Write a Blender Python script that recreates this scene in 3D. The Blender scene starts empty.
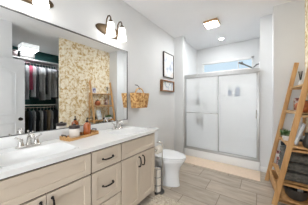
import bpy, bmesh, math, random
from mathutils import Vector, Matrix
random.seed(7)
S = bpy.context.scene
COL = S.collection
PI = math.pi

# ------------------------------------------------------------------ camera, world, exposure
cam_d = bpy.data.cameras.new('camera'); cam = bpy.data.objects.new('camera', cam_d); COL.objects.link(cam)
cam.location = (0, 0, 1.28); cam.rotation_euler = (PI/2, 0, math.radians(35.35))
cam_d.sensor_width = 36; cam_d.lens = 36*150/308; cam_d.shift_y = -2.2/308
cam_d.clip_start = .02; cam_d.clip_end = 60
S.camera = cam
vs = S.view_settings
vs.view_transform = 'Standard'; vs.look = 'None'; vs.gamma = 1; vs.use_curve_mapping = False
vs.exposure = 0.19
SKY_FILLSIDE, SKY_BLUESIDE = 4.6, .88
W = bpy.data.worlds.new('sky'); S.world = W; W.use_nodes = True
bg = W.node_tree.nodes['Background']
# sky: half behind the viewpoint brightened as added fill, pale blue beyond the shower window
_nt = W.node_tree; _tc = _nt.nodes.new('ShaderNodeTexCoord'); _sp = _nt.nodes.new('ShaderNodeSeparateXYZ')
_rp = _nt.nodes.new('ShaderNodeMapRange'); _rp.inputs['From Min'].default_value = -.3; _rp.inputs['From Max'].default_value = .3
_rp.inputs['To Min'].default_value = SKY_FILLSIDE; _rp.inputs['To Max'].default_value = SKY_BLUESIDE
_mx = _nt.nodes.new('ShaderNodeMix'); _mx.data_type = 'RGBA'
_mx.inputs[6].default_value = (.96, .98, 1.0, 1); _mx.inputs[7].default_value = (.74, .90, 1.0, 1)
_mr = _nt.nodes.new('ShaderNodeMapRange'); _mr.inputs['From Min'].default_value = -.3; _mr.inputs['From Max'].default_value = .3
_nt.links.new(_tc.outputs['Generated'], _sp.inputs[0]); _nt.links.new(_sp.outputs[1], _rp.inputs[0]); _nt.links.new(_sp.outputs[1], _mr.inputs[0])
_nt.links.new(_mr.outputs[0], _mx.inputs[0]); _nt.links.new(_mx.outputs[2], bg.inputs[0]); _nt.links.new(_rp.outputs[0], bg.inputs[1])
E_SHADE, E_PANEL, E_RECESS, E_CLOSET = 4.5, 125.0, 165.0, 80.0

# ------------------------------------------------------------------ materials
def mat(name, col, rough=.6, metal=0, noise=0, scale=12, col2=None, bump=0, stretch=(1, 1, 1), spec=.5, bscale=None, trans=0, coat=0):
    m = bpy.data.materials.new(name); m.use_nodes = True
    nt = m.node_tree; b = nt.nodes['Principled BSDF']
    b.inputs['Base Color'].default_value = (*col, 1); b.inputs['Roughness'].default_value = rough
    b.inputs['Metallic'].default_value = metal; b.inputs['Specular IOR Level'].default_value = spec
    b.inputs['Transmission Weight'].default_value = trans; b.inputs['Coat Weight'].default_value = coat
    tc = nt.nodes.new('ShaderNodeTexCoord'); mp = nt.nodes.new('ShaderNodeMapping')
    mp.inputs['Scale'].default_value = stretch
    nt.links.new(tc.outputs['Object'], mp.inputs[0])
    n = nt.nodes.new('ShaderNodeTexNoise'); n.inputs['Scale'].default_value = scale; n.inputs['Detail'].default_value = 5
    nt.links.new(mp.outputs[0], n.inputs['Vector'])
    c2 = col2 or tuple(c*(1-noise) for c in col)
    r = nt.nodes.new('ShaderNodeValToRGB')
    r.color_ramp.elements[0].position = .35; r.color_ramp.elements[1].position = .68
    r.color_ramp.elements[0].color = (*c2, 1); r.color_ramp.elements[1].color = (*col, 1)
    nt.links.new(n.outputs['Fac'], r.inputs[0]); nt.links.new(r.outputs[0], b.inputs['Base Color'])
    if bump:
        bp = nt.nodes.new('ShaderNodeBump'); bp.inputs['Strength'].default_value = bump
        n2 = n
        if bscale:
            n2 = nt.nodes.new('ShaderNodeTexNoise'); n2.inputs['Scale'].default_value = bscale
            nt.links.new(mp.outputs[0], n2.inputs['Vector'])
        nt.links.new(n2.outputs['Fac'], bp.inputs['Height']); nt.links.new(bp.outputs[0], b.inputs['Normal'])
    return m

def emis(name, col, strength):
    m = bpy.data.materials.new(name); m.use_nodes = True
    b = m.node_tree.nodes['Principled BSDF']
    b.inputs['Base Color'].default_value = (.9, .9, .88, 1)
    b.inputs['Emission Color'].default_value = (*col, 1); b.inputs['Emission Strength'].default_value = strength
    return m

M = {}
M['wall'] = mat('wall_paint', (.73, .735, .735), .85, noise=.03, scale=3, bump=.03, bscale=180)
M['ceiling'] = mat('ceiling_paint', (.88, .88, .89), .9, noise=.02, scale=3)
M['trim'] = mat('white_trim_paint', (.80, .80, .79), .45, noise=.02)
M['door'] = mat('white_door_paint', (.66, .67, .68), .5, noise=.02)
M['teal'] = mat('teal_paint', (.015, .075, .075), .8, noise=.12)
M['cab'] = mat('taupe_cabinet_paint', (.61, .52, .42), .5, noise=.05, scale=5)
M['gap'] = mat('cabinet_carcass_brown', (.07, .046, .03), .7, noise=.2)
M['counter'] = mat('white_cultured_marble', (.80, .80, .79), .16, noise=.02, scale=6, spec=.5)
M['black'] = mat('matte_black_metal', (.014, .011, .010), .4, metal=.6, noise=.2)
M['chrome'] = mat('chrome', (.80, .80, .80), .12, metal=1, noise=.04)
M['brushed'] = mat('brushed_nickel', (.60, .58, .55), .24, metal=1, noise=.06)
M['bronze'] = mat('oil_rubbed_bronze', (.13, .088, .05), .5, metal=.6, noise=.3)
M['satin'] = mat('satin_aluminium', (.56, .56, .56), .42, metal=.75, noise=.05)
M['darkchrome'] = mat('dark_nickel', (.16, .16, .16), .3, metal=.9, noise=.2)
M['mirror'] = mat('mirror_silver', (.90, .91, .905), .012, metal=1, noise=.003)
M['porcelain'] = mat('white_porcelain', (.80, .81, .82), .12, noise=.01)
M['fiberglass'] = mat('white_fiberglass', (.90, .91, .915), .3, noise=.02)
M['wood'] = mat('honey_pine', (.62, .36, .15), .55, col2=(.46, .24, .085), scale=9, stretch=(3, 3, .35), bump=.06)
M['woodlight'] = mat('pale_pine', (.62, .40, .20), .55, col2=(.48, .28, .12), scale=9, stretch=(3, .4, 3))
M['traywood'] = mat('tray_wood', (.66, .40, .17), .45, col2=(.46, .24, .08), scale=14, stretch=(4, .5, 4))
M['framewood'] = mat('brown_frame_wood', (.32, .15, .06), .5, col2=(.18, .08, .03), scale=14, stretch=(3, .5, 3))
M['paper'] = mat('toilet_paper', (.74, .68, .60), .95, noise=.06, bump=.1, bscale=90)
M['mat'] = mat('cream_bath_mat', (.86, .70, .55), .95, noise=.08, scale=40, bump=.2, bscale=220)
M['rug'] = mat('shag_beige', (.62, .55, .45), 1, col2=(.40, .34, .26), scale=60)
M['amber'] = mat('amber_glass', (.52, .13, .03), .15, noise=.25, scale=6, coat=.5)
M['candle'] = mat('frosted_white_glass', (.72, .66, .60), .25, noise=.06)
M['darkmetal'] = mat('dark_lid', (.06, .045, .045), .35, metal=.5, noise=.2)
M['white'] = mat('white_plastic', (.78, .78, .77), .4, noise=.02)
M['towel'] = mat('charcoal_towel', (.13, .122, .105), 1, col2=(.06, .056, .05), scale=30, bump=.5, bscale=120)
M['leaf'] = mat('green_leaf', (.14, .24, .08), .5, col2=(.06, .12, .04), scale=25)
M['bowl'] = mat('dark_pewter', (.075, .072, .07), .4, metal=.3, noise=.3)
M['char'] = mat('black_stones', (.012, .012, .013), .5, noise=.4)
M['tealglass'] = mat('teal_ceramic', (.03, .028, .022), .4, noise=.2)
M['navy'] = mat('slate_blue_cloth', (.035, .05, .065), .95, noise=.3, scale=60)
M['rustpot'] = mat('rust_glaze', (.46, .14, .045), .35, col2=(.26, .065, .022), scale=14)
M['wicker'] = None
M['greylinen'] = mat('grey_linen', (.46, .45, .44), .95, noise=.15, scale=60)
M['outside'] = mat('hall_paint', (.62, .62, .60), .9, noise=.03)
M['soapblue'] = mat('blue_bottle', (.06, .22, .52), .4, noise=.1)
M['soapdark'] = mat('dark_teal_bottle', (.012, .05, .07), .4, noise=.1)
M['shade'] = emis('lit_opal_glass', (1.0, .97, .93), E_SHADE)
M['panel'] = emis('lit_panel_lens', (.96, .985, 1.0), E_PANEL)
M['recess'] = emis('lit_recessed_lens', (.96, .985, 1.0), E_RECESS)
M['acrylic'] = emis('lit_acrylic_side', (.93, .97, 1.0), .7)
M['closetlens'] = emis('lit_closet_lens', (.93, .97, 1.0), E_CLOSET)

def nodes_of(name):
    m = bpy.data.materials.new(name); m.use_nodes = True
    return m, m.node_tree, m.node_tree.nodes['Principled BSDF']

def mk_floor():
    m, nt, b = nodes_of('greige_floor_tile')
    N = nt.nodes.new; L = nt.links.new
    def math_(op, a, bb=None):
        n = N('ShaderNodeMath'); n.operation = op
        for i, v in enumerate((a, bb)):
            if v is None: continue
            if isinstance(v, (int, float)): n.inputs[i].default_value = v
            else: L(v, n.inputs[i])
        return n.outputs[0]
    tc = N('ShaderNodeTexCoord'); sp = N('ShaderNodeSeparateXYZ'); L(tc.outputs['Object'], sp.inputs[0])
    v = math_('DIVIDE', math_('SUBTRACT', sp.outputs[1], 2.19), .305)
    row = math_('FLOOR', v)
    u = math_('DIVIDE', math_('ADD', math_('SUBTRACT', sp.outputs[0], -.65), math_('MULTIPLY', row, .2033)), .61)
    u = math_('ADD', u, 0.0)
    fu = math_('FRACT', u); fv = math_('FRACT', v)
    eu = math_('MULTIPLY', math_('MINIMUM', fu, math_('SUBTRACT', 1, fu)), .61)
    ev = math_('MULTIPLY', math_('MINIMUM', fv, math_('SUBTRACT', 1, fv)), .305)
    e = math_('MINIMUM', eu, ev)
    grout = math_('LESS_THAN', e, .0036)
    cmb = N('ShaderNodeCombineXYZ'); L(math_('FLOOR', u), cmb.inputs[0]); L(row, cmb.inputs[1])
    wn = N('ShaderNodeTexWhiteNoise'); wn.noise_dimensions = '3D'; L(cmb.outputs[0], wn.inputs['Vector'])
    mp = N('ShaderNodeMapping'); mp.inputs['Scale'].default_value = (1.6, 7, 1); L(tc.outputs['Object'], mp.inputs[0])
    L(wn.outputs['Color'], mp.inputs['Location'])
    nz = N('ShaderNodeTexNoise'); nz.inputs['Scale'].default_value = 2.2; nz.inputs['Detail'].default_value = 7
    L(mp.outputs[0], nz.inputs['Vector'])
    rp = N('ShaderNodeValToRGB')
    rp.color_ramp.elements[0].position = .3; rp.color_ramp.elements[1].position = .72
    rp.color_ramp.elements[0].color = (.36, .30, .235, 1); rp.color_ramp.elements[1].color = (.53, .455, .37, 1)
    L(nz.outputs['Fac'], rp.inputs[0])
    br = N('ShaderNodeHueSaturation'); L(rp.outputs[0], br.inputs['Color'])
    L(math_('ADD', math_('MULTIPLY', wn.outputs['Value'], .2), .9), br.inputs['Value'])
    mx = N('ShaderNodeMix'); mx.data_type = 'RGBA'; L(grout, mx.inputs[0]); L(br.outputs[0], mx.inputs[6])
    mx.inputs[7].default_value = (.19, .15, .11, 1)
    L(mx.outputs[2], b.inputs['Base Color']); b.inputs['Roughness'].default_value = .42
    return m
M['floor'] = mk_floor()

def mk_paper():
    m, nt, b = nodes_of('gold_botanical_wallpaper')
    N = nt.nodes.new; L = nt.links.new
    tc = N('ShaderNodeTexCoord'); mp = N('ShaderNodeMapping'); L(tc.outputs['Object'], mp.inputs[0])
    wz = N('ShaderNodeTexNoise'); wz.inputs['Scale'].default_value = 6; L(mp.outputs[0], wz.inputs['Vector'])
    mxv = N('ShaderNodeMix'); mxv.data_type = 'VECTOR'; mxv.inputs[0].default_value = .12
    L(mp.outputs[0], mxv.inputs[4]); L(wz.outputs['Color'], mxv.inputs[5])
    v = N('ShaderNodeTexVoronoi'); v.feature = 'F1'; v.inputs['Scale'].default_value = 13; L(mxv.outputs[1], v.inputs['Vector'])
    n = N('ShaderNodeTexNoise'); n.inputs['Scale'].default_value = 18; n.inputs['Detail'].default_value = 6; n.inputs['Roughness'].default_value = .65; L(mxv.outputs[1], n.inputs['Vector'])
    r1 = N('ShaderNodeValToRGB')
    es = r1.color_ramp.elements
    es[0].position = .40; es[0].color = (.55, .36, .14, 1); es[1].position = .56; es[1].color = (.90, .82, .66, 1)
    e3 = es.new(.47); e3.color = (.76, .62, .40, 1)
    L(n.outputs['Fac'], r1.inputs[0])
    r2 = N('ShaderNodeValToRGB'); r2.color_ramp.elements[0].position = .12; r2.color_ramp.elements[1].position = .32
    r2.color_ramp.elements[0].color = (1, 1, 1, 1); r2.color_ramp.elements[1].color = (0, 0, 0, 1)
    L(v.outputs['Distance'], r2.inputs[0])
    mx = N('ShaderNodeMix'); mx.data_type = 'RGBA'; L(r2.outputs[0], mx.inputs[0]); L(r1.outputs[0], mx.inputs[6])
    mx.inputs[7].default_value = (.92, .86, .73, 1)
    L(mx.outputs[2], b.inputs['Base Color']); b.inputs['Roughness'].default_value = .8
    return m
M['wallpaper'] = mk_paper()

def mk_wicker():
    m, nt, b = nodes_of('orange_wicker')
    N = nt.nodes.new; L = nt.links.new
    tc = N('ShaderNodeTexCoord')
    n = N('ShaderNodeTexNoise'); n.inputs['Scale'].default_value = 26; n.inputs['Detail'].default_value = 4; L(tc.outputs['Object'], n.inputs['Vector'])
    r = N('ShaderNodeValToRGB'); r.color_ramp.elements[0].position = .38; r.color_ramp.elements[1].position = .62
    r.color_ramp.elements[0].color = (.36, .14, .03, 1); r.color_ramp.elements[1].color = (.80, .52, .22, 1)
    L(n.outputs['Fac'], r.inputs[0]); L(r.outputs[0], b.inputs['Base Color']); b.inputs['Roughness'].default_value = .7
    return m
M['wicker'] = mk_wicker()

def mk_frost():
    m = bpy.data.materials.new('frosted_shower_glass'); m.use_nodes = True
    nt = m.node_tree; nt.nodes.remove(nt.nodes['Principled BSDF'])
    N = nt.nodes.new; L = nt.links.new
    out = nt.nodes['Material Output']
    rf = N('ShaderNodeBsdfRefraction'); rf.inputs['Roughness'].default_value = .34; rf.inputs['IOR'].default_value = 1.12
    rf.inputs['Color'].default_value = (1, 1, 1, 1)
    tl = N('ShaderNodeBsdfTranslucent'); tl.inputs['Color'].default_value = (.98, .985, .99, 1)
    df = N('ShaderNodeBsdfDiffuse'); df.inputs['Color'].default_value = (.96, .97, .97, 1)
    gl = N('ShaderNodeBsdfGlossy'); gl.inputs['Roughness'].default_value = .25
    tc = N('ShaderNodeTexCoord'); n = N('ShaderNodeTexNoise'); n.inputs['Scale'].default_value = 60; L(tc.outputs['Object'], n.inputs['Vector'])
    bp = N('ShaderNodeBump'); bp.inputs['Strength'].default_value = .12; L(n.outputs['Fac'], bp.inputs['Height'])
    L(bp.outputs[0], rf.inputs['Normal'])
    m1 = N('ShaderNodeMixShader'); m1.inputs[0].default_value = .09; L(rf.outputs[0], m1.inputs[1]); L(tl.outputs[0], m1.inputs[2])
    m2 = N('ShaderNodeMixShader'); m2.inputs[0].default_value = .22; L(m1.outputs[0], m2.inputs[1]); L(df.outputs[0], m2.inputs[2])
    m3 = N('ShaderNodeMixShader'); m3.inputs[0].default_value = .02; L(m2.outputs[0], m3.inputs[1]); L(gl.outputs[0], m3.inputs[2])
    L(m3.outputs[0], out.inputs[0])
    return m
M['frost'] = mk_frost()

def mk_clear():
    m = bpy.data.materials.new('clear_window_glass'); m.use_nodes = True
    nt = m.node_tree; nt.nodes.remove(nt.nodes['Principled BSDF'])
    N = nt.nodes.new; L = nt.links.new
    t = N('ShaderNodeBsdfTransparent'); t.inputs[0].default_value = (.96, .98, 1, 1); g = N('ShaderNodeBsdfGlossy'); g.inputs['Roughness'].default_value = .02
    x = N('ShaderNodeMixShader'); x.inputs[0].default_value = .05; L(t.outputs[0], x.inputs[1]); L(g.outputs[0], x.inputs[2])
    L(x.outputs[0], nt.nodes['Material Output'].inputs[0])
    return m
M['clear'] = mk_clear()

def mk_print(name, cols, scale):
    m, nt, b = nodes_of(name)
    N = nt.nodes.new; L = nt.links.new
    tc = N('ShaderNodeTexCoord')
    n = N('ShaderNodeTexNoise'); n.inputs['Scale'].default_value = scale; n.inputs['Detail'].default_value = 3; L(tc.outputs['Object'], n.inputs['Vector'])
    r = N('ShaderNodeValToRGB'); es = r.color_ramp.elements
    es[0].position = cols[0][0]; es[0].color = (*cols[0][1], 1); es[1].position = cols[-1][0]; es[1].color = (*cols[-1][1], 1)
    for p, c in cols[1:-1]:
        e = es.new(p); e.color = (*c, 1)
    L(n.outputs['Fac'], r.inputs[0]); L(r.outputs[0], b.inputs['Base Color']); b.inputs['Roughness'].default_value = .6
    return m
M['art'] = mk_print('watercolour_print', [(.30, (.38, .42, .52)), (.42, (.66, .70, .76)), (.54, (.80, .81, .82)), (.70, (.72, .66, .58))], 7)
M['art2'] = mk_print('letter_print', [(.40, (.30, .36, .46)), (.52, (.66, .68, .68)), (.6, (.72, .72, .70))], 16)
M['art3'] = mk_print('violet_print', [(.40, (.12, .10, .25)), (.52, (.55, .55, .65)), (.6, (.75, .75, .78))], 14)
M['cover'] = mk_print('red_black_cover', [(.38, (.02, .015, .015)), (.48, (.30, .05, .04)), (.56, (.72, .66, .62))], 22)

# ------------------------------------------------------------------ mesh helpers
class MB:
    def __init__(s): s.bm = bmesh.new()
    def _merge(s, b2, mx=None):
        me = bpy.data.meshes.new('t'); b2.to_mesh(me); b2.free()
        if mx is not None: me.transform(mx)
        s.bm.from_mesh(me); bpy.data.meshes.remove(me)
        return s
    def box(s, a, b, bev=0, mx=None, seg=2):
        t = bmesh.new(); bmesh.ops.create_cube(t, size=1)
        a = Vector(a); b = Vector(b)
        for v in t.verts: v.co = Vector(((a.x+b.x)/2+v.co.x*(b.x-a.x), (a.y+b.y)/2+v.co.y*(b.y-a.y), (a.z+b.z)/2+v.co.z*(b.z-a.z)))
        if bev: bmesh.ops.bevel(t, geom=t.edges[:], offset=bev, segments=seg, profile=.5, affect='EDGES')
        return s._merge(t, mx)
    def tube(s, pts, r, n=10, cap=True, mx=None):
        t = bmesh.new(); pts = [Vector(p) for p in pts]
        rs = r if isinstance(r, (list, tuple)) else [r]*len(pts)
        rings = []; up = None
        for i, p in enumerate(pts):
            d = (pts[min(i+1, len(pts)-1)]-pts[max(i-1, 0)]).normalized()
            if up is None:
                up = Vector((0, 0, 1)) if abs(d.z) < .9 else Vector((1, 0, 0))
            x = d.cross(up).normalized(); up = x.cross(d).normalized()
            rings.append([t.verts.new(p+(x*math.cos(2*PI*k/n)+up*math.sin(2*PI*k/n))*rs[i]) for k in range(n)])
        for a, b in zip(rings, rings[1:]):
            for k in range(n): t.faces.new((a[k], a[(k+1) % n], b[(k+1) % n], b[k]))
        if cap: t.faces.new(rings[0][::-1]); t.faces.new(rings[-1])
        bmesh.ops.recalc_face_normals(t, faces=t.faces[:])
        return s._merge(t, mx)
    def lathe(s, prof, n=20, c=(0, 0, 0), sx=1, sy=1, mx=None):
        t = bmesh.new(); rings = []
        for r, z in prof:
            if r < 1e-6: rings.append([t.verts.new((c[0], c[1], c[2]+z))])
            else: rings.append([t.verts.new((c[0]+sx*r*math.cos(2*PI*k/n), c[1]+sy*r*math.sin(2*PI*k/n), c[2]+z)) for k in range(n)])
        for a, b in zip(rings, rings[1:]):
            for k in range(n):
                k2 = (k+1) % n
                if len(a) == 1 and len(b) > 1: t.faces.new((a[0], b[k2], b[k]))
                elif len(b) == 1 and len(a) > 1: t.faces.new((a[k], a[k2], b[0]))
                elif len(a) > 1: t.faces.new((a[k], a[k2], b[k2], b[k]))
        bmesh.ops.recalc_face_normals(t, faces=t.faces[:])
        return s._merge(t, mx)
    def loft(s, rings, closed_ends=(False, False), mx=None):
        t = bmesh.new(); R = [[t.verts.new(p) for p in r] for r in rings]; n = len(R[0])
        for a, b in zip(R, R[1:]):
            for k in range(n): t.faces.new((a[k], a[(k+1) % n], b[(k+1) % n], b[k]))
        if closed_ends[0]: t.faces.new(R[0][::-1])
        if closed_ends[1]: t.faces.new(R[-1])
        bmesh.ops.recalc_face_normals(t, faces=t.faces[:])
        return s._merge(t, mx)
    def prism(s, poly, ax, lo, hi, bev=0, mx=None):
        # poly: 2D points in the other two axes order; ax: 'x','y','z'
        t = bmesh.new()
        def P(p, h): return {'x': (h, p[0], p[1]), 'y': (p[0], h, p[1]), 'z': (p[0], p[1], h)}[ax]
        a = [t.verts.new(P(p, lo)) for p in poly]; b = [t.verts.new(P(p, hi)) for p in poly]; n = len(poly)
        t.faces.new(a[::-1]); t.faces.new(b)
        for k in range(n): t.faces.new((a[k], a[(k+1) % n], b[(k+1) % n], b[k]))
        bmesh.ops.recalc_face_normals(t, faces=t.faces[:])
        if bev: bmesh.ops.bevel(t, geom=t.edges[:], offset=bev, segments=2, profile=.5, affect='EDGES')
        return s._merge(t, mx)
    def done(s, name, m, parent=None, loc=(0, 0, 0), smooth=True):
        me = bpy.data.meshes.new(name); s.bm.to_mesh(me); s.bm.free()
        me.materials.append(M[m] if isinstance(m, str) else m)
        o = bpy.data.objects.new(name, me); COL.objects.link(o); o.location = loc
        if smooth:
            for p in me.polygons: p.use_smooth = True
            me.set_sharp_from_angle(angle=math.radians(38))
        if parent: o.parent = parent
        return o
def tag(o, label, cat, group=None, kind=None):
    o['label'] = label; o['category'] = cat
    if group: o['group'] = group
    if kind: o['kind'] = kind
    return o
def thing(name, loc, label, cat, group=None, rz=0):
    o = bpy.data.objects.new(name, None); COL.objects.link(o); o.location = loc; o.rotation_euler = (0, 0, rz)
    o.empty_display_size = .05
    return tag(o, label, cat, group)
def struct(o): o['kind'] = 'structure'; return o
def sbox(name, a, b, m, bev=0): return struct(MB().box(a, b, bev).done(name, m))

# ------------------------------------------------------------------ the setting
H = 2.78; XL = -1.69; XR = .53; YS = 3.225; YD = 3.32; YB = 4.40; YG = 3.06; XG = .169; XA = -1.56; XB = -.008
Y0 = -1.1
f = MB().box((XL-.1, Y0-.1, -.1), (2.4, YB+.1, 0)).done('floor', 'floor'); struct(f)
sbox('ceiling', (XL-.1, Y0-.1, H), (2.4, YB+.1, H+.1), 'ceiling')
sbox('wall_left', (XL-.1, Y0, 0), (XL, YS, H), 'wall')
sbox('wall_stub_left', (XL-.1, YS, 0), (-1.464, 3.36, H), 'wall')
sbox('wall_shower_left', (XL-.1, 3.36, 0), (XA, YB, H), 'fiberglass')
b = MB()   # far wall around the window opening
wx0, wx1, wz0, wz1 = -1.40, -.125, 2.04, 2.36
b.box((XL-.1, YB, 0), (wx0, YB+.1, H)).box((wx1, YB, 0), (.1, YB+.1, H)).box((wx0, YB, 0), (wx1, YB+.1, wz0)).box((wx0, YB, wz1), (wx1, YB+.1, H))
struct(b.done('wall_far', 'wall'))
b = MB().box((XB, YD, 0), (XG+.05, YB+.1, H)).box((XG, YG, 0), (XR+.08, YD+.05, H))
struct(b.done('wall_far_right', 'wall'))
sbox('wall_right_papered', (XR, 1.625, 0), (XR+.08, YG, H), 'wallpaper')
sbox('wall_right', (XR, Y0, 0), (XR+.08, .775, H), 'wall')
# entry wall behind the viewpoint, with an unseen doorway widened to let in fill daylight
b = MB().box((XL-.1, Y0-.1, 0), (-1.25, Y0, H)).box((.1, Y0-.1, 0), (XR+.08, Y0, H)).box((-1.25, Y0-.1, 2.3), (.1, Y0, H))
struct(b.done('wall_back', 'wall'))
# closet shell
sbox('wall_closet_back', (2.2, -.2, 0), (2.3, 2.5, H), 'teal')
sbox('wall_closet_end', (XR+.08, 2.42, 0), (2.3, 2.52, H), 'teal')
sbox('wall_closet_near', (XR+.08, -.3, 0), (2.3, -.2, H), 'teal')
sbox('baseboard_right', (XB, YD-.014, 0), (XG-.001, YD, .09), 'trim', .003)
sbox('baseboard_far', (XG-.014, YG-.014, 0), (XR, YG, .09), 'trim', .003)
sbox('baseboard_left', (XL, 1.67, 0), (XL+.014, YS, .09), 'trim', .003)
# window
b = MB(); t_ = .05
b.box((wx0, YB-.012, wz0), (wx1, YB+.09, wz0+t_), .004).box((wx0, YB-.012, wz1-t_), (wx1, YB+.09, wz1), .004)
b.box((wx0, YB-.012, wz0), (wx0+t_, YB+.09, wz1), .004).box((wx1-t_, YB-.012, wz0), (wx1, YB+.09, wz1), .004)
b.box((-.475, YB+.01, wz0), (-.46, YB+.06, wz1), .004)
win = struct(b.done('window_1', 'trim'))
MB().box((wx0+t_, YB+.03, wz0+t_), (wx1-t_, YB+.036, wz1-t_)).done('window_pane', 'clear', win)
# shower pan and ledge
b = MB().box((-1.464, YD-.035, 0), (XB, YD+.075, .165), .012).box((XA, YD+.07, 0), (XB, YB, .06))
struct(b.done('trim_shower_base', 'fiberglass'))
struct(MB().box((XB-.012, YD+.09, .06), (XB, YB, 2.0)).box((XA, YB-.012, .06), (XB-.012, YB, 2.0)).done('trim_shower_surround', 'fiberglass'))

# swung-open white panel door beside the closet opening
DX, DY0, DY1, DZ = .405, .14, .935, 2.065
b = MB().box((DX, DY0, .012), (DX+.036, DY1, DZ), .003)
def arch(y0, y1, z0, z1, rise, n=14):
    p = [(DX-.002, y0, z0), (DX-.002, y1, z0), (DX-.002, y1, z1)]
    for k in range(1, n):
        t = k/n; p.append((DX-.002, y1+(y0-y1)*t, z1+rise*math.sin(PI*t)))
    p += [(DX-.002, y0, z1), (DX-.002, y0, z0)]
    return p
for a in ((DY0+.13, DY1-.13, 1.02, 1.80, .09), (DY0+.13, DY1-.13, .20, .86, 0)):
    b.tube(arch(*a), .009, 8)
    y0, y1, z0, z1, rr = a
    b.prism([(y0+.06, z0+.06), (y1-.06, z0+.06), (y1-.06, z1-.05)] + [(y1-.06+(y0-y1+.12)*k/10, z1-.05+rr*math.sin(PI*k/10)) for k in range(1, 10)] + [(y0+.06, z1-.05)], 'x', DX-.007, DX+.001)
door = struct(b.done('door_1', 'door'))
k = MB().lathe([(0, 0), (.032, .0), (.032, .008), (.012, .012), (.011, .035), (.026, .042), (.03, .055), (.024, .068), (0, .072)], 18, mx=Matrix.Translation((DX, .868, .92)) @ Matrix.Rotation(-PI/2, 4, 'Y'))
k.done('door_knob', 'black', door)
b = MB()
for z in (.25, 1.05, 1.85): b.tube([(DX+.02, DY0-.008, z), (DX+.02, DY0-.008, z+.09)], .008, 8)
b.done('door_hinge', 'black', door)

# ------------------------------------------------------------------ shower door
sd = thing('shower_door', (0, YD, 0), 'frosted sliding glass shower door in a chrome frame on the white shower base', 'shower door')
X0, X1 = -1.462, XB-.002
b = MB().box((X0, -.028, 1.80), (X1, .028, 1.865), .006).box((X0, -.034, 1.795), (X1, -.026, 1.815), .002)
b.done('header_rail', 'satin', sd)
MB().box((X0, -.028, .165), (X1, .028, .19), .004).box((X0, -.03, .165), (X1, -.024, .205), .002).done('bottom_track', 'satin', sd)
for x in (X0, X1-.035): MB().box((x, -.02, .19), (x+.035, .02, 1.80), .004).done('side_jamb', 'satin', sd)
for (xa, xb, y) in ((X0+.03, -.70, -.012), (-.735, X1-.03, .012)):
    g = MB().box((xa+.015, y-.003, .21), (xb-.015, y+.003, 1.79)).done('glass_panel', 'frost', sd)
    fb = MB().box((xa, y-.008, .20), (xa+.02, y+.008, 1.80), .002).box((xb-.02, y-.008, .20), (xb, y+.008, 1.80), .002)
    fb.box((xa, y-.008, .20), (xb, y+.008, .222), .002).box((xa, y-.008, 1.778), (xb, y+.008, 1.80), .002)
    fb.done('panel_frame', 'satin', g)
b = MB().tube([(X0+.05, -.06, 1.005), (-.715, -.06, 1.005)], .009, 10)
for x in (X0+.055, -.72): b.tube([(x, -.018, 1.005), (x, -.06, 1.005)], .010, 10)
b.done('towel_bar', 'chrome', sd)
b = MB().tube([(X1-.052, .0, .95), (X1-.052, -.035, .95), (X1-.052, -.035, 1.10), (X1-.052, 0, 1.10)], .008, 8)
b.done('pull_handle', 'chrome', sd)

# shower head, seen over the header
sh = thing('shower_fixture', (XB, 3.62, 2.0), 'dark metal shower head on a bent arm above the shower door header', 'shower head')
MB().lathe([(0, -.004), (.03, -.004), (.03, .006), (.014, .014), (0, .014)], 16, mx=Matrix.Translation((-.0, 0, 0)) @ Matrix.Rotation(-PI/2, 4, 'Y')).done('wall_flange', 'darkchrome', sh)
MB().tube([(0, 0, 0), (-.05, 0, -.005), (-.10, 0, -.05), (-.125, 0, -.075)], .013, 10).done('arm', 'darkchrome', sh)
MB().tube([(-.105, 0, -.085), (-.15, 0, -.05), (-.22, 0, -.005), (-.30, 0, .045)], [.013, .015, .014, .016], 10).done('wand', 'darkchrome', sh)
mx = Matrix.Translation((-.315, 0, .055)) @ Matrix.Rotation(math.radians(28), 4, 'Y')
MB().lathe([(0, .03), (.014, .03), (.022, .014), (.055, .004), (.060, -.010), (.056, -.018), (0, -.018)], 20, mx=mx).done('spray_face', 'darkchrome', sh)

# corner shelves with bottles behind the frosted glass
def bottle(name, loc, r, h, m, label, capm='white', group='bottles in the shower', cat='bottle'):
    t = thing(name, loc, label, cat, group)
    MB().lathe([(0, 0), (r*.92, 0), (r, .008), (r, h*.66), (r*.9, h*.74), (r*.38, h*.80), (r*.36, h*.84), (0, h*.84)], 16).done('body', m, t)
    MB().lathe([(0, h*.82), (r*.45, h*.82), (r*.45, h*.97), (r*.3, h), (0, h)], 12).done('cap', capm, t)
    return t
def caddy(x, zs, w, label):
    t = thing('shower_caddy', (x, 3.425, 0), label, 'caddy', 'shower caddies')
    for zb in zs:
        b = MB()
        for z in (zb, zb+.05): b.tube([(-w, -.045, z), (w, -.045, z), (w, .045, z), (-w, .045, z), (-w, -.045, z)], .003, 6)
        for i in range(9): b.tube([(-w+w/4*i, -.045, zb), (-w+w/4*i, .045, zb)], .0025, 6)
        b.done('basket', 'white', t)
    MB().tube([(0, -.048, min(zs)), (0, -.048, 1.90), (0, -.07, 1.905), (0, -.141, 1.885), (0, -.141, 1.84)], .004, 6).done('hanger', 'white', t)
caddy(-1.15, (1.17, .72), .15, 'white wire shower caddy with two baskets hanging behind the left glass panel')
caddy(-.44, (1.36,), .15, 'white wire shower caddy with one basket hanging behind the right glass panel')
bottle('shampoo_bottle', (-1.17, 3.425, 1.1735), .038, .21, 'soapdark', 'dark teal bottle in the upper left caddy basket behind frosted glass', 'soapdark')
bottle('soap_pot', (-1.05, 3.425, 1.1735), .035, .07, 'bowl', 'small grey pot in the upper left caddy basket behind frosted glass', 'bowl')
bottle('shampoo_bottle', (-1.18, 3.425, .7235), .032, .20, 'bowl', 'taller grey bottle in the lower left caddy basket behind frosted glass', 'bowl')
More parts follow.
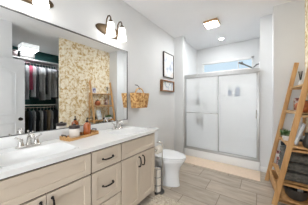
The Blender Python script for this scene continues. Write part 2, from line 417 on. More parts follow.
bottle('shampoo_bottle', (-1.09, 3.425, .7235), .030, .16, 'bowl', 'shorter grey bottle in the lower left caddy basket behind frosted glass', 'bowl')
bottle('body_wash_bottle', (-.515, 3.425, 1.3635), .035, .18, 'soapblue', 'left blue bottle in the right hand caddy behind frosted glass')
bottle('body_wash_bottle', (-.375, 3.425, 1.3635), .040, .22, 'soapblue', 'right blue bottle in the right hand caddy behind frosted glass')

# bath mat
o = MB().box((-1.44, 2.875, 0), (0.0, 3.28, .014), .006).done('bath_mat', 'mat'); tag(o, 'long cream bath mat on the floor in front of the shower', 'bath mat')

# ------------------------------------------------------------------ vanity
VX = -1.16; VY0, VY1 = .075, 1.64
va = thing('vanity_cabinet', (0, 0, 0), 'long taupe shaker vanity cabinet under the white double sink top', 'vanity')
b = MB().box((VX-.030, VY0, .07), (VX-.012, VY1, .854)).box((XL+.002, VY0, .07), (VX-.012, VY1, .088)).box((XL+.002, VY0, 0), (XL+.012, VY1, .85))
b.box((VX-.085, VY0, 0), (VX-.075, VY1, .08)).box((XL+.002, VY0, 0), (VX-.012, VY0+.018, .854))
for yd in (.721, 1.053): b.box((XL+.012, yd-.009, .088), (VX-.03, yd+.009, .755))
car = b.done('carcass', 'gap', va)
MB().box((XL+.002, VY1-.006, 0), (VX, VY1+.010, .854), .002).done('end_panel', 'cab', va)
def shaker(y0, y1, z0, z1, name, st=.055):
    b = MB(); x0, x1 = VX-.012, VX+.008
    b.box((x0, y0, z0), (x1, y0+st, z1), .0015, seg=1).box((x0, y1-st, z0), (x1, y1, z1), .0015, seg=1)
    b.box((x0, y0+st, z0), (x1, y1-st, z0+st), .0015, seg=1).box((x0, y0+st, z1-st), (x1, y1-st, z1), .0015, seg=1)
    b.box((x0, y0+st*.9, z0+st*.9), (x1-.010, y1-st*.9, z1-st*.9))
    return b.done(name, 'cab', va)
def pull(parent, c, vert, L=.11):
    x = VX+.008; y, z = c; h = L/2
    P = (lambda s, d: (x+d, y, z+s)) if vert else (lambda s, d: (x+d, y+s, z))
    b = MB().tube([P(-h, 0), P(-h, .016), P(-h*.8, .027), P(0, .034), P(h*.8, .027), P(h, .016), P(h, 0)], [.006, .006, .0065, .0075, .0065, .006, .006], 8)
    for s in (-h, h): b.lathe([(.010, 0), (.010, .004), (.006, .007)], 10, mx=Matrix.Translation(P(s, 0)) @ Matrix.Rotation(PI/2, 4, 'Y'))
    return b.done('handle', 'black', parent)
A0, A1, B0, B1, C0, C1 = VY0+.006, .715, .727, 1.047, 1.059, VY1-.004
for a, c in ((A0, A1), (C0, C1)):
    shaker(a, c, .668, .838, 'false_front', .045)
    mid = (a+c)/2 + (.008 if c == C1 else 0)
    d = shaker(a, mid-.002, .085, .655, 'door'); pull(d, (mid-.033, .565), True)
    d = shaker(mid+.002, c, .085, .655, 'door'); pull(d, (mid+.033, .565), True)
for z0, z1 in ((.668, .838), (.365, .655), (.085, .352)):
    d = shaker(B0, B1, z0, z1, 'drawer', .048); pull(d, ((B0+B1)/2, (z0+z1)/2), False)

# countertop with two integrated basins
ct = thing('countertop', (0, 0, 0), 'glossy white double sink countertop on the taupe vanity', 'countertop')
CX0, CX1, CY0, CY1, CZ0, CZ1 = XL+.002, -1.138, .06, 1.656, .855, .892
holes = [(.42-.235, .42+.235), (1.375-.235, 1.375+.225)]; hx0, hx1 = -1.535, -1.215
b = MB(); yy = CY0
for h0, h1 in holes:
    b.box((CX0, yy, CZ0), (CX1, h0, CZ1)); b.box((CX0, h0, CZ0), (hx0, h1, CZ1)); b.box((hx1, h0, CZ0), (CX1, h1, CZ1)); yy = h1
b.box((CX0, yy, CZ0), (CX1, CY1, CZ1))
b.tube([(CX1-.004, CY0, CZ1-.006), (CX1-.004, CY1-.004, CZ1-.006), (CX0, CY1-.004, CZ1-.006)], .0058, 8)
bmesh.ops.remove_doubles(b.bm, verts=b.bm.verts[:], dist=.0002)
b.done('slab', 'counter', ct)
MB().box((CX0, CY0, CZ1), (CX0+.018, CY1, .982), .003).done('backsplash', 'counter', ct)
def sq(cx, cy, a, bb, p, z, n=48):
    r = []
    for k in range(n):
        t = 2*PI*(k+.5)/n; c, s = math.cos(t), math.sin(t)
        d = (abs(c)**p+abs(s)**p)**(-1/p) if p < 50 else 1/max(abs(c), abs(s))
        r.append((cx+a*c*d, cy+bb*s*d, z))
    return r
for h0, h1 in holes:
    cx, cy, a, bb = (hx0+hx1)/2, (h0+h1)/2, (hx1-hx0)/2, (h1-h0)/2
    rings = [sq(cx, cy, a+.001, bb+.001, 99, CZ1-.0002), sq(cx, cy, a*.985, bb*.985, 7, CZ1-.0006), sq(cx, cy, a*.955, bb*.965, 6, CZ1-.008)]
    rings += [sq(cx, cy, a*.90, bb*.92, 5, CZ1-.045), sq(cx, cy, a*.80, bb*.83, 4, CZ1-.085), sq(cx, cy, a*.55, bb*.58, 3, CZ1-.112), sq(cx, cy, a*.2, bb*.2, 2, CZ1-.122), sq(cx, cy, .002, .002, 2, CZ1-.123)]
    s = MB().loft(rings, (False, True)).done('sink_basin', 'counter', ct)
    MB().lathe([(0, .004), (.012, .004), (.022, .003), (.024, 0), (.020, -.004)], 18, c=(cx, cy, CZ1-.121)).done('drain', 'chrome', s)

def faucet(y, label):
    t = thing('sink_faucet', (-1.588, y, CZ1+.0006), label, 'faucet', 'bathroom sink faucets')
    MB().loft([sq(0, 0, .030, .088, 3, 0, 32), sq(0, 0, .030, .088, 3, .010, 32), sq(0, 0, .022, .078, 3, .018, 32)], (True, True)).done('base_plate', 'brushed', t)
    MB().tube([(0, 0, .01), (0, 0, .05), (.012, 0, .088), (.045, 0, .112), (.085, 0, .108), (.108, 0, .085)], [.021, .017, .015, .013, .012, .011], 12).done('spout', 'brushed', t)
    MB().tube([(-.015, 0, .012), (-.015, 0, .125)], [.003, .003], 6).lathe([(0, 0), (.006, .002), (.006, .010), (0, .013)], 8, c=(-.015, 0, .122)).done('lift_rod', 'brushed', t)
    for s in (-1, 1):
        hb = MB().lathe([(.021, .012), (.019, .03), (.014, .052), (.017, .062), (.012, .07), (0, .072)], 14, c=(0, s*.052, 0))
        hb.tube([(0, s*.052, .064), (.004, s*.066, .074), (.008, s*.088, .092)], [.009, .007, .007], 8)
        hb.done('handle', 'brushed', t)
    return t
faucet(.42, 'brushed nickel two-handle faucet at the near sink')
faucet(1.375, 'brushed nickel two-handle faucet at the far sink beside the mirror edge')

# mirror
mi = thing('wall_mirror', (XL, 0, 0), 'large wall mirror with a thin dark metal edge above the sinks', 'mirror')
MB().box((.001, .07, .986), (.006, 1.652, 2.028)).done('glass', 'mirror', mi)
b = MB().box((0, .06, 2.026), (.014, 1.662, 2.038), .002).box((0, .06, .983), (.010, 1.662, .990), .001).box((0, 1.650, .983), (.012, 1.662, 2.038), .002).box((0, .06, .983), (.012, .072, 2.038), .002)
b.done('edge_trim', 'darkchrome', mi)

# vanity lights
def sconce(yc, label):
    t = thing('vanity_light', (XL, yc, 2.22), label, 'wall light', 'bronze vanity lights')
    rings = []
    for x, k in ((.001, 1), (.014, 1), (.024, .93), (.032, .75), (.034, .55)):
        rings.append([(x, .235*k*math.cos(2*PI*i/40), .074*k*math.sin(2*PI*i/40)) for i in range(40)])
    MB().loft(rings, (True, True)).done('back_plate', 'bronze', t)
    for s in (-1, 1):
        y = s*.095
        MB().tube([(.025, y, .0), (.034, y, .02), (.034, y, .07), (.040, y, .125), (.068, y, .160), (.100, y, .155), (.120, y, .125), (.125, y, .07)], .009, 10).lathe([(.0, .018), (.020, .016), (.027, 0), (.029, -.022), (0, -.022)], 14, c=(.125, y, .072)).done('arm', 'bronze', t)
        MB().lathe([(.022, .060), (.036, .054), (.041, .04), (.047, -.02), (.055, -.080), (.061, -.105), (.058, -.105), (.051, -.08), (.036, .035), (.0, .048)], 24, c=(.125, y, 0)).done('lamp_shade', 'shade', t)
    return t
sconce(.405, 'bronze two-shade vanity light over the near sink, cut by the top of the photo')
sconce(1.345, 'bronze two-shade vanity light over the far sink')

# ------------------------------------------------------------------ ceiling lights
t = thing('ceiling_light', (-.765, 3.0, H), 'square lit ceiling light panel with tan edges in front of the shower', 'ceiling light')
b = MB(); q, w_, h_ = .125, .015, .045
b.box((-q, -q, -h_), (q, -q+w_, 0), .003).box((-q, q-w_, -h_), (q, q, 0), .003).box((-q, -q, -h_), (-q+w_, q, 0), .003).box((q-w_, -q, -h_), (q, q, 0), .003)
b.done('housing', 'woodlight', t)
MB().box((-q+w_, -q+w_, -h_-.006), (q-w_, q-w_, -h_+.02), .004).done('diffuser', 'panel', t)
t = thing('recessed_light', (-.773, 3.93, H), 'small round recessed light in the ceiling over the shower', 'ceiling light')
MB().lathe([(.042, -.001), (.060, -.001), (.062, -.005), (.042, -.007)], 24).done('trim_ring', 'trim', t)
MB().lathe([(0, -.003), (.042, -.003), (.042, -.006), (0, -.006)], 24).done('lens', 'recess', t)
t = thing('closet_light', (1.75, 1.35, H), 'square flush ceiling light inside the closet, seen in the mirror', 'ceiling light')
MB().box((-.20, -.20, -.022), (.20, .20, 0), .004).done('base_pan', 'white', t)
b = MB()
for a_, c_ in (((-.18, -.18), (.18, -.168)), ((-.18, .168), (.18, .18)), ((-.18, -.168), (-.168, .168)), ((.168, -.168), (.18, .168))): b.box((*a_, -.15), (*c_, -.022), .002)
b.done('housing', 'acrylic', t)
MB().box((-.168, -.168, -.150), (.168, .168, -.13), .008).done('diffuser', 'closetlens', t)
MB().lathe([(0, -.17), (.012, -.165), (.012, -.148), (0, -.148)], 10).done('finial', 'darkchrome', t)

# ------------------------------------------------------------------ left wall decor
def picture(name, y0, y1, z0, z1, d, fm, am, label, fw=.022, matw=.0):
    t = thing(name, (XL, (y0+y1)/2, z0), label, 'picture', 'pictures on the left wall'); h = (y1-y0)/2; Z = z1-z0
    b = MB().box((.001, -h, 0), (d, -h+fw, Z), .002).box((.001, h-fw, 0), (d, h, Z), .002).box((.001, -h+fw, 0), (d, h-fw, fw), .002).box((.001, -h+fw, Z-fw), (d, h-fw, Z), .002)
    b.done('frame', fm, t)
    MB().box((.003, -h+fw*.8, fw*.8), (d*.6, h-fw*.8, Z-fw*.8)).done('print', am, t)
    return t
picture('framed_picture', 2.70, 3.14, 1.78, 2.32, .035, 'darkmetal', 'art', 'tall pale watercolour picture in a thin dark frame on the left wall', .014)
p = picture('framed_picture', 2.60, 3.12, 1.47, 1.71, .06, 'framewood', 'art2', 'small wide picture in a deep brown wood frame below the tall picture', .026)
ba = thing('hanging_basket', (XL, 1.845, 1.16), 'orange woven wicker basket hanging on the left wall beside the mirror', 'basket')
def bring(z, k, n=40):
    a, d = .168*k, .088*k; pw = lambda v: math.copysign(abs(v)**.5, v)
    return [(.012+.088+(d if math.sin(2*PI*i/n) > 0 else .088)*pw(math.sin(2*PI*i/n)), a*pw(math.cos(2*PI*i/n)), z) for i in range(n)]
b = MB().loft([bring(0, .80), bring(.06, .88), bring(.12, .94), bring(.21, 1.03), bring(.22, 1.06), bring(.235, 1.04), bring(.225, .97), bring(.10, .86), bring(.012, .76)], (True, True))
for i in range(6): b.tube(bring(.02+.035*i, .825+.033*i, 40)+[bring(.02+.035*i, .825+.033*i, 40)[0]], .007, 6, cap=False)
b.done('basket_body', 'wicker', ba)
MB().tube([(.095, .10*math.cos(a), .215+.10*math.sin(a)) for a in [PI*i/12 for i in range(13)]], .011, 8).done('handle', 'wicker', ba)
MB().tube([(0, 0, .375), (.05, 0, .365), (.088, 0, .33), (.098, 0, .295), (.112, 0, .312)], .006, 8).done('wall_hook', 'darkchrome', ba)

# ------------------------------------------------------------------ on the counter
tr = thing('wooden_tray', (-1.560, .850, CZ1+.0006), 'narrow wooden tray with raised sides on the countertop between the sinks', 'tray', rz=math.radians(10))
b = MB().box((-.075, -.18, 0), (.075, .18, .012), .003)
for x in (-.075, .065): b.box((x, -.18, .006), (x+.010, .18, .026), .003)
for y in (-.18, .170): b.box((-.075, y, .006), (.075, y+.010, .04), .004)
b.done('tray_body', 'traywood', tr)
for s in (-1, 1): MB().tube([(-.03, s*.176, .036), (-.03, s*.186, .052), (.03, s*.186, .052), (.03, s*.176, .036)], .006, 8).done('handle', 'darkmetal', tr)
zc = CZ1+.0132
t = thing('candle_jar', (-1.540, .775, zc), 'white candle jar with a dark lid on the wooden tray', 'candle')
MB().lathe([(0, 0), (.046, 0), (.05, .006), (.05, .088), (.046, .094), (0, .094)], 24).done('jar', 'candle', t)
MB().lathe([(.052, .092), (.053, .112), (.046, .120), (.014, .122), (.014, .134), (0, .136)], 24).done('lid', 'darkmetal', t)
t = thing('soap_dispenser', (-1.556, .92, zc), 'amber glass soap dispenser with a pump on the wooden tray', 'soap dispenser', rz=.4)
MB().lathe([(0, 0), (.036, 0), (.039, .006), (.039, .10), (.034, .118), (.016, .13), (.015, .14), (0, .14)], 22).done('bottle', 'amber', t)
MB().lathe([(.017, .136), (.017, .150), (.006, .153), (.005, .180), (0, .181)], 12).tube([(0, 0, .178), (.015, 0, .182), (.042, 0, .176)], [.008, .006, .004], 8).done('pump', 'black', t)
t = thing('soap_bar', (-1.592, .85, zc), 'small tan soap block between the candle and the dispenser on the tray', 'soap')
MB().box((-.02, -.03, 0), (.02, .03, .03), .006).done('soap_block', 'framewood', t)

# ------------------------------------------------------------------ toilet
to = thing('toilet', (XL, 2.05, 0), 'white toilet with closed lid between the vanity and the shower', 'toilet')
MB().box((.015, -.20, .41), (.195, .20, .745), .02, seg=3).done('tank', 'porcelain', to)
MB().box((.008, -.208, .745), (.205, .208, .782), .010, seg=3).done('tank_lid', 'porcelain', to)
MB().tube([(.196, -.14, .68), (.208, -.14, .68)], .012, 10).tube([(.206, -.145, .68), (.212, -.08, .672)], [.007, .006], 8).done('flush_lever', 'chrome', to)
def egg(z, x0, x1, w, n=36, p=2.0):
    r = []; cx, a = (x0+x1)/2, (x1-x0)/2
    for i in range(n):
        t = 2*PI*i/n; c, s = math.cos(t), math.sin(t)
        ww = w*(1-.10*c) if c > 0 else w*(1+.02*c)
        r.append((cx+a*c, ww*s, z))
    return r
b = MB().loft([egg(0, .20, .705, .138), egg(.03, .20, .70, .134), egg(.12, .21, .69, .125), egg(.22, .21, .695, .13), egg(.29, .20, .72, .15), egg(.35, .19, .765, .18), egg(.385, .185, .785, .188), egg(.40, .19, .78, .184), egg(.402, .24, .72, .13)], (True, True))
b.box((.03, -.12, .22), (.26, .12, .40), .03, seg=3).box((.05, -.10, 0), (.30, .10, .25), .03, seg=3)
b.done('bowl', 'porcelain', to)
MB().loft([egg(.403, .20, .79, .188), egg(.408, .195, .797, .193), egg(.418, .195, .797, .193), egg(.424, .20, .79, .186)], (True, True)).done('seat', 'porcelain', to)
b = MB().loft([egg(.426, .20, .79, .187), egg(.431, .195, .797, .192), egg(.442, .195, .797, .192), egg(.450, .22, .77, .165), egg(.453, .30, .68, .09)], (True, True))
for s in (-1, 1): b.box((.20, s*.075-.02, .403), (.24, s*.075+.02, .447), .006)
b.done('lid', 'porcelain', to)

# toilet paper stand
tp = thing('toilet_paper_stand', (-1.17, 1.755, 0), 'chrome toilet paper stand at the right end of the vanity', 'toilet paper stand')
b = MB().lathe([(0, 0), (.085, 0), (.085, .008), (.07, .014), (0, .014)], 24)
b.done('base', 'darkchrome', tp)
b = MB().tube([(.03, .055, .01), (.03, .055, .66), (.03, .05, .685), (.02, .02, .695), (-.01, -.02, .695)], .008, 10)
b.done('post', 'chrome', tp)
MB().tube([(-.005, .055, .60), (-.005, -.075, .60)], .007, 8).tube([(.03, .055, .60), (-.005, .055, .60)], .007, 8).lathe([(0, 0), (.011, .004), (0, .012)], 8, c=(-.005, -.075, .596)).done('roll_arm', 'chrome', tp)
b = MB()
for a in range(4):
    x, y = .058*math.cos(a*PI/2+.5), .058*math.sin(a*PI/2+.5)-.012
    b.tube([(x-.012, y, .012), (x-.012, y, .33)], .0035, 6)
for z in (.11, .22, .33): b.tube([(-.012+.060*math.cos(2*PI*i/24), -.012+.060*math.sin(2*PI*i/24), z) for i in range(25)], .0035, 6, cap=False)
b.done('spare_holder', 'darkchrome', tp)
def roll(loc, label, axis=None):
    mb = MB(); pr = [(.020, 0), (.048, 0), (.052, .004), (.052, .096), (.048, .10), (.020, .10), (.020, 0)]
    mb.lathe(pr, 24, mx=axis)
    o = mb.done('toilet_paper_roll', 'paper', None, loc); return tag(o, label, 'toilet paper', 'toilet paper rolls on the stand')
for i, w in enumerate(('bottom', 'middle', 'top')): roll((-1.182, 1.743, .015+.101*i), w + ' spare toilet paper roll of three in the stand holder')
roll((-1.175, 1.795-.045, .5878), 'white toilet paper roll on the arm at the top of the stand', Matrix.Rotation(PI/2, 4, 'X') @ Matrix.Translation((0, 0, -.05)))

# rug
b = bmesh.new(); nx, ny = 60, 110; rx0, rx1, ry0, ry1 = -1.125, -.42, .35, 1.69
rv = [[b.verts.new((rx0+(rx1-rx0)*i/nx+random.uniform(-.004, .004), ry0+(ry1-ry0)*j/ny+random.uniform(-.004, .004)+(random.uniform(-.016, .012) if j == ny else 0),
      (.004 if i in (0, nx) or j in (0, ny) else .018+random.uniform(0, .02)))) for j in range(ny+1)] for i in range(nx+1)]
for i in range(nx):
    for j in range(ny): b.faces.new((rv[i][j], rv[i+1][j], rv[i+1][j+1], rv[i][j+1]))
bv = [b.verts.new((v.co.x, v.co.y, 0)) for v in (rv[0][0], rv[nx][0], rv[nx][ny], rv[0][ny])]
b.faces.new(bv[::-1])
mb = MB(); mb.bm.free(); mb.bm = b
o = mb.done('shag_rug', 'rug'); tag(o, 'shaggy beige rug on the tile floor along the vanity', 'rug')

# ------------------------------------------------------------------ ladder shelf
LX0, LX1, LZ = .140, .492, 1.83; sl = (LX1-LX0)/LZ; LDX = -.058
def xf(z): return LX0+sl*z
YN, YF = 2.365, 3.00
la = thing('ladder_shelf', (0, 0, 0), 'honey wood leaning ladder shelf against the papered wall', 'shelf')
ang = math.atan(sl); Lr = LZ/math.cos(ang)
for y, dx in ((YN, 0), (YF, LDX)):
    mx = Matrix.Translation((LX0+dx, y, 0)) @ Matrix.Rotation(ang, 4, 'Y')
    mb = MB().box((-.026, -.015, -.01), (.026, .015, Lr), .004, mx=mx)
    bmesh.ops.bisect_plane(mb.bm, geom=mb.bm.verts[:]+mb.bm.edges[:]+mb.bm.faces[:], plane_co=(0, 0, .0), plane_no=(0, 0, -1), clear_outer=True)
    mb.done('side_rail', 'wood', la)
SH = (1.48, 1.13, .72, .30); XW = XR-.004
def quad(x0, x1, ya, yb):   # plan outline whose front edge runs from the near rail to the far rail
    g = lambda y: (y-YN)/(YF-YN)*LDX
    return [(x0+g(ya), ya), (x1, ya), (x1, yb), (x0+g(yb), yb)]
ya, yb = YN+.017, YF-.017
for z in SH:
    b = MB().prism(quad(xf(z)+.012, XW, ya, yb), 'z', z-.022, z, .002)
    for y in (ya, yb-.018): b.prism(quad(xf(z)-.004, XW, y, y+.018), 'z', z-.045, z+.004, .002)
    b.done('shelf_board', 'woodlight' if z > .9 else 'wood', la)
z = .07
b = MB().prism(quad(xf(z)+.02, XW, ya, yb), 'z', z-.02, z, .002)
b.prism(quad(xf(.17), 0, ya, yb)[:1]+[(quad(xf(.17), 0, ya, yb)[0][0]+.018, ya), (quad(xf(.17), 0, ya, yb)[3][0]+.018, yb)]+quad(xf(.17), 0, ya, yb)[3:], 'z', z-.02, .19, .002)
b.box((XW-.018, ya, z), (XW, yb, .20), .002)
b.prism(quad(xf(.17), XW, ya, ya+.018), 'z', z-.03, .085, .002).prism(quad(xf(.17), XW, yb-.018, yb), 'z', z-.02, .20, .002)
b.done('bottom_bin', 'wood', la)
for y in (YN, YF):
    MB().box((XR-.034, y-.013, 0), (XR-.006, y+.013, 1.5), .003).done('rear_leg', 'wood', la)

# shelf 1
t = thing('reed_diffuser', (.462, 2.925, 1.481), 'white reed diffuser with dark sticks on the top shelf of the ladder', 'diffuser')
MB().lathe([(0, 0), (.024, 0), (.026, .006), (.026, .05), (.012, .065), (.011, .085), (0, .085)], 16).done('bottle', 'white', t)
b = MB()
for i in range(5): b.tube([(0, 0, .05), (.022*math.cos(i*1.3), .022*math.sin(i*1.3), .21)], .003, 6)
b.done('reeds', 'black', t)
def lean(name, x, y, z, w, h, tilt, fm, am, label, cat='picture', group=None):
    t = thing(name, (x, y, z+.0145*math.sin(math.radians(tilt))), label, cat, group); mx = Matrix.Rotation(math.radians(tilt), 4, 'Y'); fw = .014
    b = MB().box((-.0, -w/2, 0), (.014, -w/2+fw, h), .002, mx=mx).box((0, w/2-fw, 0), (.014, w/2, h), .002, mx=mx).box((0, -w/2+fw, 0), (.014, w/2-fw, fw), .002, mx=mx).box((0, -w/2+fw, h-fw), (.014, w/2-fw, h), .002, mx=mx)
    b.done('frame', fm, t); MB().box((.003, -w/2+fw*.8, fw*.8), (.012, w/2-fw*.8, h-fw*.8), mx=mx).done('print', am, t); return t
lean('small_picture', .478, 2.50, 1.481, .12, .16, 8, 'white', 'art3', 'small white framed violet picture leaning on the top ladder shelf')
# shelf 2
t = thing('round_pot', (.43, 2.57, 1.131), 'round rust brown pot on the second ladder shelf', 'pot')
MB().lathe([(0, 0), (.045, 0), (.075, .03), (.082, .07), (.07, .11), (.045, .128), (.045, .14), (.038, .14), (.036, .12), (0, .05)], 24).done('body', 'rustpot', t)
MB().lathe([(.047, .138), (.05, .146), (.02, .155), (.01, .175), (0, .176)], 20).done('lid', 'darkmetal', t)
for i, (y, w, h, c, lab) in enumerate(((2.935, .018, .14, 'greylinen', 'grey book'), (2.91, .022, .16, 'traywood', 'tan book'), (2.885, .018, .15, 'paper', 'cream book'), (2.860, .024, .18, 'cover', 'red and black patterned book'))):
    t = thing('book', (.385, y, 1.131), lab+' standing in the row on the second ladder shelf', 'book', 'books on the second ladder shelf')
    MB().box((-.0, -w/2, 0), (.11, -w/2+.002, h)).box((0, w/2-.002, 0), (.11, w/2, h)).box((0, -w/2, 0), (.003, w/2, h)).done('cover', c, t)
    MB().box((.004, -w/2+.002, .003), (.106, w/2-.002, h-.003)).done('pages', 'paper', t)
# shelf 3
t = thing('potted_plant', (.305, 2.845, .721), 'leafy green plant in a white trough on the third ladder shelf', 'plant')
MB().loft([sq(0, 0, .040, .092, 5, 0, 32), sq(0, 0, .048, .102, 5, .065, 32), sq(0, 0, .044, .098, 5, .065, 32), sq(0, 0, .040, .09, 5, .05, 32)], (True, True)).done('trough', 'white', t)
b = MB()
for i in range(110):
    y = random.uniform(-.08, .08); x = random.uniform(-.03, .03); a = random.uniform(0, 2*PI); el = random.uniform(.3, 1.3); L = random.uniform(.05, .10)
    d = Vector((math.cos(a)*math.cos(el), math.sin(a)*math.cos(el), math.sin(el))); sd_ = d.cross(Vector((0, 0, 1))).normalized()*L*.22
    p0 = Vector((x, y, .052)); up = Vector((0, 0, .006))
    pts = [p0, p0+d*L*.5, p0+d*L]
    rings = [[pts[0]+sd_*.3, pts[0]+up*.5, pts[0]-sd_*.3, pts[0]-up*.5], [pts[1]+sd_, pts[1]+up, pts[1]-sd_, pts[1]-up*.2], [pts[2]+sd_*.1, pts[2]+up*.1, pts[2]-sd_*.1, pts[2]-up*.1]]
    b.loft(rings, (True, True))
b.done('foliage', 'leaf', t)
lean('leaning_picture', .355, 2.60, .721, .15, .28, 17, 'greylinen', 'art2', 'grey framed picture leaning on the third ladder shelf')
t = thing('vase', (.455, 2.475, .721), 'dark vase at the near end of the third ladder shelf', 'vase')
MB().lathe([(0, 0), (.032, 0), (.048, .03), (.05, .07), (.03, .12), (.024, .15), (.032, .175), (.027, .175), (.02, .15), (0, .06)], 20).done('body', 'tealglass', t)
for i in range(2):
    t = MB().box((.375, 2.80, .7212+.031*i), (.515, 2.95, .751+.031*i), .012, seg=3).done('folded_washcloth', 'greylinen' if i else 'navy')
    tag(t, ('light grey folded washcloth on top of a slate one' if i else 'slate blue folded washcloth under a grey one')+' on the third ladder shelf', 'washcloth', 'washcloths on the ladder shelf')
# shelf 4: towels
for i, (h, dx, w) in enumerate(((.115, 0, 'bottom'), (.11, .012, 'middle'), (.10, .022, 'top'))):
    z0 = .3005+sum((.115, .11, .10)[:i])+.001*i
    b = bmesh.new(); bmesh.ops.create_cube(b, size=1)
    bmesh.ops.subdivide_edges(b, edges=b.edges[:], cuts=9, use_grid_fill=True)
    cx, cy, sx, sy = .36+dx/2, 2.66, .28-dx, .50-.02*i
    for v in b.verts:
        p = v.co.copy(); rr = 1-.10*max(0, abs(p.z)*2-.5)
        fold = .006*math.sin(p.z*26)*(1 if abs(p.x) > .49 or abs(p.y) > .49 else 0)
        q = max(0, (abs(p.x)*2)**6, (abs(p.y)*2)**6)
        zz = p.z*(1-.22*min(1, q))+.02*math.sin(p.y*17+i*2)*math.cos(p.x*7)*(.5+p.z)
        zz = max(-.5, min(.5, zz))
        v.co = Vector((cx+p.x*sx*rr+(math.copysign(fold, p.x) if abs(p.x) > .49 else 0), cy+p.y*sy*rr+(math.copysign(fold, p.y) if abs(p.y) > .49 else 0), z0+h*(zz+.5)))
    mb = MB(); mb.bm.free(); mb.bm = b
    o = mb.done('folded_towel', 'towel'); tag(o, w+' charcoal folded towel in the stack on the lowest open ladder shelf', 'towel', 'charcoal towels on the ladder shelf')
zt = .3005+.325+.003
o = MB().tube([(.245+.0, 2.86, .0), (.245+.13, 2.86, .0)], .03, 16).lathe([(0, 0), (.012, .0), (.024, -.002)], 10, mx=Matrix.Translation((.2445, 2.86, 0)) @ Matrix.Rotation(PI/2, 4, 'Y')).done('rolled_washcloth', 'navy', None, (0, 0, zt+.026))
tag(o, 'rolled slate blue washcloth on top of the charcoal towels', 'washcloth')
for i, (c, h, lab) in enumerate((('cover', .22, 'red patterned'), ('art3', .20, 'violet patterned'), ('paper', .21, 'cream'))):
    o = MB().box((0.20, 2.9335+.0105*i, .3005), (.36, 2.942+.0105*i, .3005+h), .002).done('magazine', c)
    tag(o, lab+' magazine standing beside the charcoal towels at the far end of the ladder', 'magazine', 'magazines on the ladder shelf')
# bottom bin contents
t = thing('round_bowl', (.358, 2.54, .0705), 'round dark pewter bowl in the bottom bin of the ladder shelf', 'bowl')
MB().lathe([(0, 0), (.075, 0), (.10, .03), (.118, .11), (.122, .13), (.115, .13), (.110, .11), (.092, .04), (0, .025)], 32).done('bowl_body', 'bowl', t)
for i, (x, y, z, r) in enumerate(((.323, 2.487, .172, .034), (.400, 2.492, .168, .034), (.325, 2.568, .172, .036))):
    o = MB().lathe([(r*math.sin(PI*k/8), -r*math.cos(PI*k/8)*.8) for k in range(9)], 14).done('dark_ball', 'char', None, (x, y, z-.022))
    tag(o, 'black ball in the pewter bowl, ' + ('the front one nearest the near rail', 'the back one nearest the near rail', 'the one on the far side of the bowl')[i], 'ball', 'black balls in the bowl')
t = thing('cone_bottle', (.405, 2.578, .1135), 'white cone shaped bottle standing in the pewter bowl on the ladder', 'bottle')
MB().lathe([(0, 0), (.026, 0), (.028, .008), (.024, .08), (.013, .125), (.011, .135), (0, .135)], 18).done('body', 'white', t)
MB().lathe([(.011, .133), (.012, .150), (.006, .155), (0, .155)], 12).done('cap', 'paper', t)

# ------------------------------------------------------------------ closet
sf = thing('closet_shelf', (0, 0, 0), 'white closet shelf with a hanging rod along the teal wall, upper level', 'shelf', 'closet shelves')
MB().box((1.84, -.15, 2.41), (2.198, 2.41, 2.435), .003).done('board', 'trim', sf)
MB().tube([(1.92, -.15, 2.33), (1.92, 2.178, 2.33)], .0118, 12).done('rod', 'chrome', sf)
for y in (.3, 2.3): MB().prism([(2.198, 2.41), (1.88, 2.41), (1.88, 2.38), (2.17, 2.18), (2.198, 2.18)], 'y', y, y+.015, .002).done('bracket', 'trim', sf)
sf = thing('closet_shelf', (0, 0, 0), 'white closet shelf with a hanging rod along the teal wall, lower level', 'shelf', 'closet shelves')
MB().box((1.78, -.15, 1.13), (2.198, 2.175, 1.155), .003).done('board', 'trim', sf)
MB().tube([(1.90, -.15, 1.07), (1.90, 2.175, 1.07)], .0118, 12).done('rod', 'chrome', sf)
o = MB().box((1.75, 2.18, 0), (2.198, 2.205, 2.405), .003).done('closet_divider', 'trim'); tag(o, 'white upright panel standing in the closet beside the hanging clothes', 'panel')
gm = {}
for nme, c in (('charcoal', (.10, .10, .115)), ('black', (.03, .03, .034)), ('white', (.88, .88, .88)), ('light grey', (.68, .68, .70)), ('grey', (.44, .44, .46)), ('crimson', (.42, .06, .12)), ('tan', (.48, .37, .24)), ('olive', (.08, .08, .05)), ('slate', (.14, .18, .24))):
    gm[nme] = mat(nme.replace(' ', '_')+'_fabric', c, .95, noise=.25, scale=18)
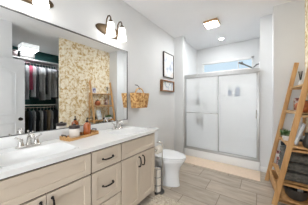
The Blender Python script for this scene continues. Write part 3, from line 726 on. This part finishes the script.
def garment(y, x, ztop, length, width, col, label, group, kind='shirt'):
    t = thing('hanging_'+kind, (x, y, ztop), label, kind, group, rz=random.uniform(-.05, .05))
    MB().tube([(0, 0, -.06), (0, 0, -.03), (-.013, 0, -.012)]+[(.0155*math.cos(a_), 0, .015+.0155*math.sin(a_)) for a_ in [PI*(1.08-k_*.12) for k_ in range(10)]], .003, 6).tube([(-.19, 0, -.115), (0, 0, -.055), (.19, 0, -.115)], .006, 6).done('hanger', 'white', t)
    rows = []; N = 28; ph = random.uniform(0, 6)
    prof = [(0.0, .055), (.018, .09), (.06, .20), (.12, width*.52), (.30, width*.55), (.34, width*.46), (.55, width*.45), (.8, width*.47), (1, width*.5)]
    for q, hw in prof:
        z = -.06-(q*length if q > .06 else q*length)
        th = .010+.012*min(1, q*4)
        rows.append([(hw*math.cos(2*PI*i/N), th*math.sin(2*PI*i/N)+(.008*q)*math.sin(5*math.cos(2*PI*i/N)+ph), z) for i in range(N)])
    MB().loft(rows, (True, True)).done('cloth', gm[col], t)
    return t
ordn = ['first', 'second', 'third', 'fourth', 'fifth', 'sixth', 'seventh', 'eighth', 'ninth', 'tenth', 'eleventh', 'twelfth', 'thirteenth', 'fourteenth', 'fifteenth', 'sixteenth']
up = ['grey', 'light grey', 'charcoal', 'grey', 'light grey', 'crimson', 'light grey', 'charcoal', 'white', 'light grey', 'charcoal', 'white', 'grey', 'light grey', 'charcoal']
for i, c in enumerate(up):
    garment(1.06+.073*i, 1.92, 2.315, (.92, .72, .97, .80, .95, .68, .88)[i % 7], .42, c, f'{c} shirt hanging {ordn[i]} from the left on the upper closet rod', 'clothes on the upper closet rod')
lo = ['tan', 'charcoal', 'black', 'olive', 'slate', 'light grey', 'black', 'white', 'charcoal', 'tan', 'grey', 'black', 'charcoal']
for i, c in enumerate(lo):
    garment(1.08+.084*i, 1.90, 1.055, (.80, .66, .86, .72)[i % 4], .42, c, f'{c} garment hanging {ordn[i]} from the left on the lower closet rod', 'clothes on the lower closet rod', 'garment')
for i, (y, w, h, c, lab) in enumerate(((1.02, .13, .16, 'darkmetal', 'dark brown storage box left of two on the high closet shelf'), (1.36, .16, .14, 'bowl', 'dark grey storage box right of two on the high closet shelf'))):
    t = thing('storage_box', (2.0, y, 2.436), lab, 'box', 'boxes on the closet shelf')
    MB().box((-.14, -w, 0), (.14, w, h), .006).done('box_body', c, t); MB().box((-.145, -w-.005, h-.03), (.145, w+.005, h+.006), .004).done('box_lid', c, t)
t = thing('storage_box', (2.0, 1.2, 1.156), 'small red storage box on the lower closet shelf under the shirts', 'box')
MB().box((-.12, -.06, 0), (.12, .06, .08), .006).done('box_body', gm['crimson'], t); MB().box((-.124, -.064, .06), (.124, .064, .086), .004).done('box_lid', gm['crimson'], t)
